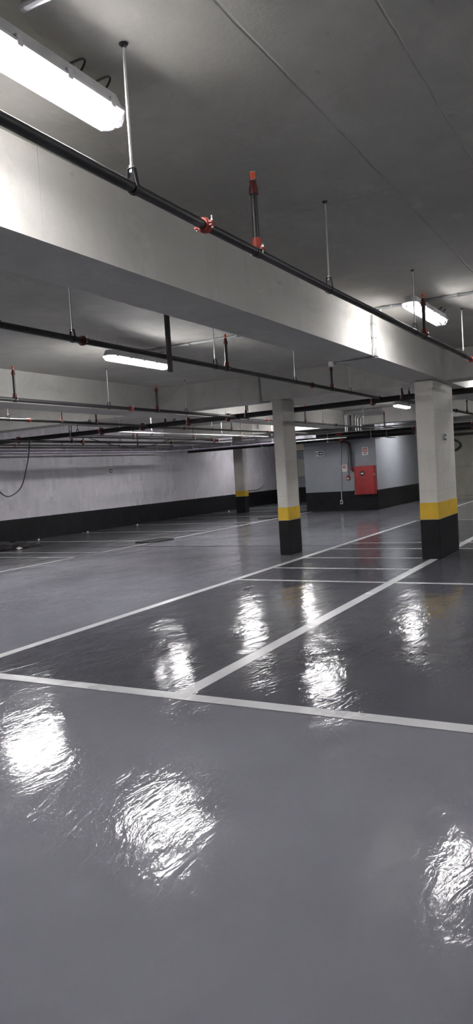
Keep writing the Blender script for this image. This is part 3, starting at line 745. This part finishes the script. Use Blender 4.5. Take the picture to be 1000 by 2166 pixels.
# sign faces are built in a local frame: x right as read, y up, thin plate; then stood up against the wall
def poly(m, pts, z0=0.0, z1=.001):
    n = len(pts)
    m.add([(x, y, z0) for x, y in pts] + [(x, y, z1) for x, y in pts], [tuple(reversed(range(n))), tuple(n + i for i in range(n))] + [(i, (i + 1) % n, n + (i + 1) % n, n + i) for i in range(n)])
def circ(cx, cy, r, n=20, a0=0, a1=2 * PI): return [(cx + r * math.cos(a0 + (a1 - a0) * i / n), cy + r * math.sin(a0 + (a1 - a0) * i / n)) for i in range(n if abs(a1 - a0 - 2 * PI) < 1e-6 else n + 1)]
def sign_root(name, loc, right, label, cat):
    r = empty(name, loc); right = Vector(right).normalized(); up = Vector((0, 0, 1)); nrm = right.cross(up)
    mt = Matrix((right, up, nrm)).transposed()
    r.rotation_euler = mt.to_euler(); tag(r, label, cat); return r
def rbox(m, x0, x1, y0, y1, z0, z1, c=.003): m.bbox(x0, x1, y0, y1, z0, z1, min(c, (z1 - z0) * .3))
def exit_sign(loc, right, w, h, label, dark, flip=False):
    r = sign_root('exit_sign', loc, right, label, 'exit sign')
    m = MB(); rbox(m, -w / 2, w / 2, -h / 2, h / 2, .001, .005); m.build('plate', M['sign_white'], r, smooth=False)
    k = .06 * h; a = -w * .08
    m = MB(); rbox(m, a, w / 2 - k * 1.6, -h / 2 + k * 2, h / 2 - k * 2, .0051, .0064); m.build('arrow_field', M[dark], r, smooth=False)
    # arrow
    x0, x1 = a + .16 * w * .5, w / 2 - k * 1.6 - .08 * w * .5; q = h * .26; md = x0 + (x1 - x0) * .48
    m = MB(); poly(m, [(x0, -q * .34), (md, -q * .34), (md, -q), (x1, 0), (md, q), (md, q * .34), (x0, q * .34)], .0065, .0075); m.build('arrow', M['sign_white'], r, smooth=False)
    # running figure and stair
    m = MB(); xa, xb = -w / 2 + k * 1.5, a - k * .6; ww = xb - xa
    rbox(m, xa, xa + ww * .22, -h / 2 + k * 2, h / 2 - k * 2, .0051, .0062)
    poly(m, circ(xa + ww * .66, h * .27, h * .085, 10), .0051, .0062)
    for p, q2, t_ in (((.62, .16), (.52, -.08), .10), ((.52, -.06), (.80, -.20), .08), ((.80, -.20), (.74, -.36), .07), ((.50, -.06), (.34, -.28), .08), ((.60, .13), (.86, .03), .06), ((.60, .13), (.34, .04), .06)):
        A = Vector((xa + ww * p[0], h * p[1])); B = Vector((xa + ww * q2[0], h * q2[1])); d = (B - A).normalized(); nn = Vector((-d.y, d.x)) * h * t_ * .5
        poly(m, [tuple(A + nn), tuple(A - nn), tuple(B - nn), tuple(B + nn)], .0051, .0062)
    m.build('pictogram', M[dark], r, smooth=False)
    return r
exit_sign((23.35, 9.60, 1.985), (0, -1, 0), .30, .165, 'dark exit sign with white arrow on the grey stair core', 'sign_black')
exit_sign((18.43, 14.75, 1.812), (1, 0, 0), .29, .15, 'small exit sign on the stained wall', 'sign_black')
# exit sign on the wide column: green, upright pictogram beside an arrow
exit_sign((11.75, 2.6995, 1.862), (1, 0, 0), .26, .135, 'small green exit sign on the wide column', 'sign_green')
fs = sign_root('fire_sign', (23.35, 7.97, 1.965), (0, -1, 0), 'white and red sign above the hydrant cabinet', 'fire sign')
m = MB(); rbox(m, -.10, .10, -.135, .135, .001, .005); m.build('plate', M['sign_white'], fs, smooth=False)
m = MB(); rbox(m, -.07, .07, -.035, .105, .0051, .0062); m.build('red_field', M['sign_red'], fs, smooth=False)
m = MB(); poly(m, circ(0, .035, .05), .0063, .0072); m.build('reel', M['sign_white'], fs, smooth=False)
m = MB(); poly(m, circ(0, .035, .026), .0073, .0078); poly(m, [(-.06, -.065), (.06, -.065), (0, -.115)], .0051, .0062); m.build('arrow', M['sign_red'], fs, smooth=False)
fa = sign_root('fire_sign', (23.35, 8.72, 1.437), (0, -1, 0), 'white and red alarm sign beside the conduits', 'fire sign')
m = MB(); rbox(m, -.085, .085, -.115, .115, .001, .005); m.build('plate', M['sign_white'], fa, smooth=False)
m = MB(); poly(m, circ(0, .04, .056), .0051, .0062); poly(m, [(-.06, -.055), (.06, -.055), (.06, -.062), (-.06, -.062)], .0051, .006); m.build('alarm_symbol', M['sign_red'], fa, smooth=False)
m = MB(); poly(m, circ(0, .04, .02), .0063, .007); m.build('alarm_centre', M['sign_white'], fa, smooth=False)

# distribution panel and lit lintel by the far end wall
pn = empty('distribution_panel', (31.0, 13.55, 1.15)); tag(pn, 'pale distribution panel on the far end wall', 'electrical panel')
MB().bbox(-.153, -.1505, -.30, .22, 0, .80, .001).build('door_frame', M['panel'], pn, smooth=False); MB().bbox(-.15, -.001, -.30, .22, 0, .80, .008).build('body', M['panel'], pn, smooth=False); MB().bbox(-.162, -.1532, -.28, .20, .02, .78, .004).build('door', M['panel'], pn, smooth=False)
tag(MB().bbox(30.86, 30.998, 12.6, 14.2, 2.36, 2.66, .005).build('beige_lintel', M['beige'], smooth=False), 'beige lintel block high on the far end wall', 'lintel')

# ------------------------------------------------------------------ loose cables
def spline(pts, n=8):
    P = [Vector(p) for p in pts]; out = []
    for i in range(len(P) - 1):
        a = P[max(i - 1, 0)]; b = P[i]; c = P[i + 1]; d = P[min(i + 2, len(P) - 1)]
        for k in range(n):
            t_ = k / n
            out.append(.5 * ((2 * b) + (c - a) * t_ + (2 * a - 5 * b + 4 * c - d) * t_ ** 2 + (3 * b - a - 3 * c + d) * t_ ** 3))
    return out + [P[-1]]
def cable(name, pts, r, mat, label):
    return tag(MB().tube(spline(pts), r, 8).build(name, M[mat]), label, 'cable')
cable('hanging_cable', [(12.75, 12.5, 2.60), (12.70, 12.5, 2.3), (12.60, 12.5, 1.97), (12.37, 12.5, 1.484), (11.99, 12.5, 1.288), (11.72, 12.5, 1.40), (11.5, 12.5, 1.7), (11.4, 12.5, 2.3), (11.38, 12.5, 2.9), (11.38, 12.5, 3.19)], .014, 'cable', 'black cable hanging in a loop by the stained wall')
cable('slack_cable', [(14.5, 12.3, 2.66), (14.87, 12.3, 2.575), (15.73, 12.3, 2.43), (16.44, 12.3, 2.39), (17.27, 12.3, 2.43), (18.08, 12.3, 2.575), (18.5, 12.3, 2.66)], .011, 'cable', 'slack black cable sagging between the pipes')
cable('hanging_cable', [(26.9, 14.70, .80), (27.6, 14.70, .76), (28.4, 14.70, .74), (28.95, 14.70, .86), (29.4, 14.70, 1.12), (29.9, 14.70, 1.45), (30.35, 14.70, 1.75), (30.6, 14.70, 2.2)], .014, 'cable_white', 'white cable drooping along the wall past the distant column')
cable('hanging_cable', [Vector((26.95, 14.70, 1.78)) + Vector((math.sin(a) * .22, 0, math.cos(a) * .2)) for a in [i * .5 for i in range(13)]], .012, 'cable_white', 'small coiled cable on the wall beside the distant column')
cable('hanging_hose', [(28.5, 6.35, 2.28), (28.5, 6.15, 2.24), (28.5, 6.0, 2.14), (28.5, 5.96, 2.04), (28.5, 6.02, 1.95), (28.5, 6.12, 1.88), (28.5, 6.35, 1.80)], .03, 'cable', 'black hose looping out behind the wide column')
we2 = pipe('water_pipe', [(28.48, 7.2, 2.44), (28.48, 2.0, 2.47)], .04, 'pipe_b', 'dark pipe low on the raw concrete end wall', 'pipes across the stair core front')

for v in (6.5, 5.2, 3.9): MB().bbox(28.47, 28.598, v - .02, v + .02, 2.36, 2.38, .003).build('mounting_clip', M['galv_dull'], we2, smooth=False)
# ------------------------------------------------------------------ things on the floor
def sheet_mesh():
    import bmesh
    nx, ny = 30, 26; vs = []; fs = []
    rnd = random.Random(4)
    ph = [rnd.uniform(0, 6.28) for _ in range(8)]
    def hgt(x, y):
        f = abs(math.sin(3.1 * x + 1.7 * y + ph[0])) * .5 + abs(math.sin(5.3 * x - 4.1 * y + ph[1])) * .3 + abs(math.sin(9 * y + 2.2 * x + ph[2])) * .22
        return f
    for j in range(ny):
        for i in range(nx):
            a, b = i / (nx - 1), j / (ny - 1)
            x = (a - .5) * 1.25; y = (b - .5) * .95
            x += .10 * math.sin(7 * b + 1) * (a - .2); y += .07 * math.sin(6 * a + 2)
            y *= 1.0 - .45 * a
            e = min(1, 6 * min(a, 1 - a)) * min(1, 6 * min(b, 1 - b))
            vs.append((x, y, .004 + hgt(x, y) * .20 * (.15 + .85 * e) * (1.1 - .55 * a)))
    for j in range(ny - 1):
        for i in range(nx - 1):
            k = j * nx + i; fs.append((k, k + 1, k + nx + 1, k + nx))
    return vs, fs
m = MB(); m.add(*sheet_mesh())
sh = m.build('plastic_sheet', M['sheet'], loc=(12.95, 13.42, .001), smooth=False, fix=False); sh.rotation_euler = (0, 0, -.35)
md = sh.modifiers.new('thickness', 'SOLIDIFY'); md.thickness = .003
tag(sh, 'crumpled black plastic sheet on the floor by the stained wall', 'plastic sheet')
pc = MB().add([(-.06, -.05, 0), (.07, -.06, .02), (.06, .05, .05), (-.05, .06, .03), (-.06, -.05, .003), (.07, -.06, .023), (.06, .05, .053), (-.05, .06, .033)], [(3, 2, 1, 0), (4, 5, 6, 7), (0, 1, 5, 4), (1, 2, 6, 5), (2, 3, 7, 6), (3, 0, 4, 7)]).build('paper_scrap', M['paper'], loc=(12.62, 12.98, .006), smooth=False)
tag(pc, 'white scrap in front of the crumpled plastic sheet', 'litter')
# drain covers
def cover(loc, l, w_, rz, label):
    r = empty('drain_cover', loc, rz); tag(r, label, 'floor cover', 'dark covers lying on the floor')
    MB().bbox(-l / 2, l / 2, -w_ / 2, w_ / 2, .005, .03, .006).build('plate', M['board'], r, smooth=False)
    g = MB()
    for k in range(7):
        y = -w_ / 2 + .05 + k * (w_ - .1) / 6
        g.box(-l / 2 + .04, l / 2 - .04, y - .008, y + .008, .0302, .034)
    g.build('ribs', M['steel_dark'], r, smooth=False)
    return r
cover((14.2, 10.15, 0), .85, .46, -.2, 'dark flat cover lying across the white line in mid floor')
cover((20.85, 10.45, 0), .5, .5, .1, 'distant dark flat cover behind the slender column')
for k, (u, v, l) in enumerate(((14.9, 14.55, 'white crumb of rubble by the stained wall above the plastic sheet'), (19.35, 14.5, 'white crumb of rubble midway along the stained wall'), (25.3, 14.4, 'white crumb of rubble near the distant column'), (17.0, 14.6, 'pale crumb of rubble at the foot of the stained wall'))):
    m = MB(); n = 6; rr = .032
    vs = [(rr * (1.3 + .4 * math.sin(i * 2.1 + k)) * math.cos(2 * PI * i / n), rr * math.sin(2 * PI * i / n), 0) for i in range(n)] + [(rr * .7 * math.cos(2 * PI * i / n), rr * .6 * math.sin(2 * PI * i / n), .024 + .008 * math.sin(i * 3 + k)) for i in range(n)]
    m.add(vs, [(i, (i + 1) % n, n + (i + 1) % n, n + i) for i in range(n)] + [tuple(n + i for i in range(n)), tuple(reversed(range(n)))])
    tag(m.build('rubble_chip', M['paper'], loc=(u, v, .004), smooth=False), l, 'litter')

# ------------------------------------------------------------------ world, camera, view
wd = bpy.data.worlds.new('dim_air'); S.world = wd; wd.use_nodes = True
bg = wd.node_tree.nodes.get('Background')
bg.inputs[0].default_value = (.5, .5, .52, 1); bg.inputs[1].default_value = .05

right = Vector((0.48183227, -0.87410577, -0.06145542)); down = Vector((-0.07631747, 0.02800553, -0.99669019)); fwd = Vector((0.87293373, 0.48492762, -0.05321557))
cam = bpy.data.cameras.new('camera'); co = bpy.data.objects.new('camera', cam); COL.objects.link(co)
rm = Matrix((right, -down, -fwd)).transposed()
co.matrix_world = Matrix.Translation((0, 0, 1.5)) @ rm.to_4x4()
cam.sensor_fit = 'VERTICAL'; cam.sensor_height = 36.0; cam.sensor_width = 36.0
cam.lens = 1545.377 / 2166 * 36.0
cam.clip_start = .05; cam.clip_end = 200
S.camera = co
vs_ = S.view_settings
S.display_settings.display_device = 'sRGB'
vs_.view_transform = 'Standard'; vs_.look = 'None'; vs_.gamma = 1.0; vs_.use_curve_mapping = False
vs_.exposure = 3.4
S.cycles.max_bounces = 8; S.cycles.diffuse_bounces = 6; S.cycles.glossy_bounces = 4
S.cycles.sample_clamp_indirect = 15.0
S.cycles.use_denoising = True
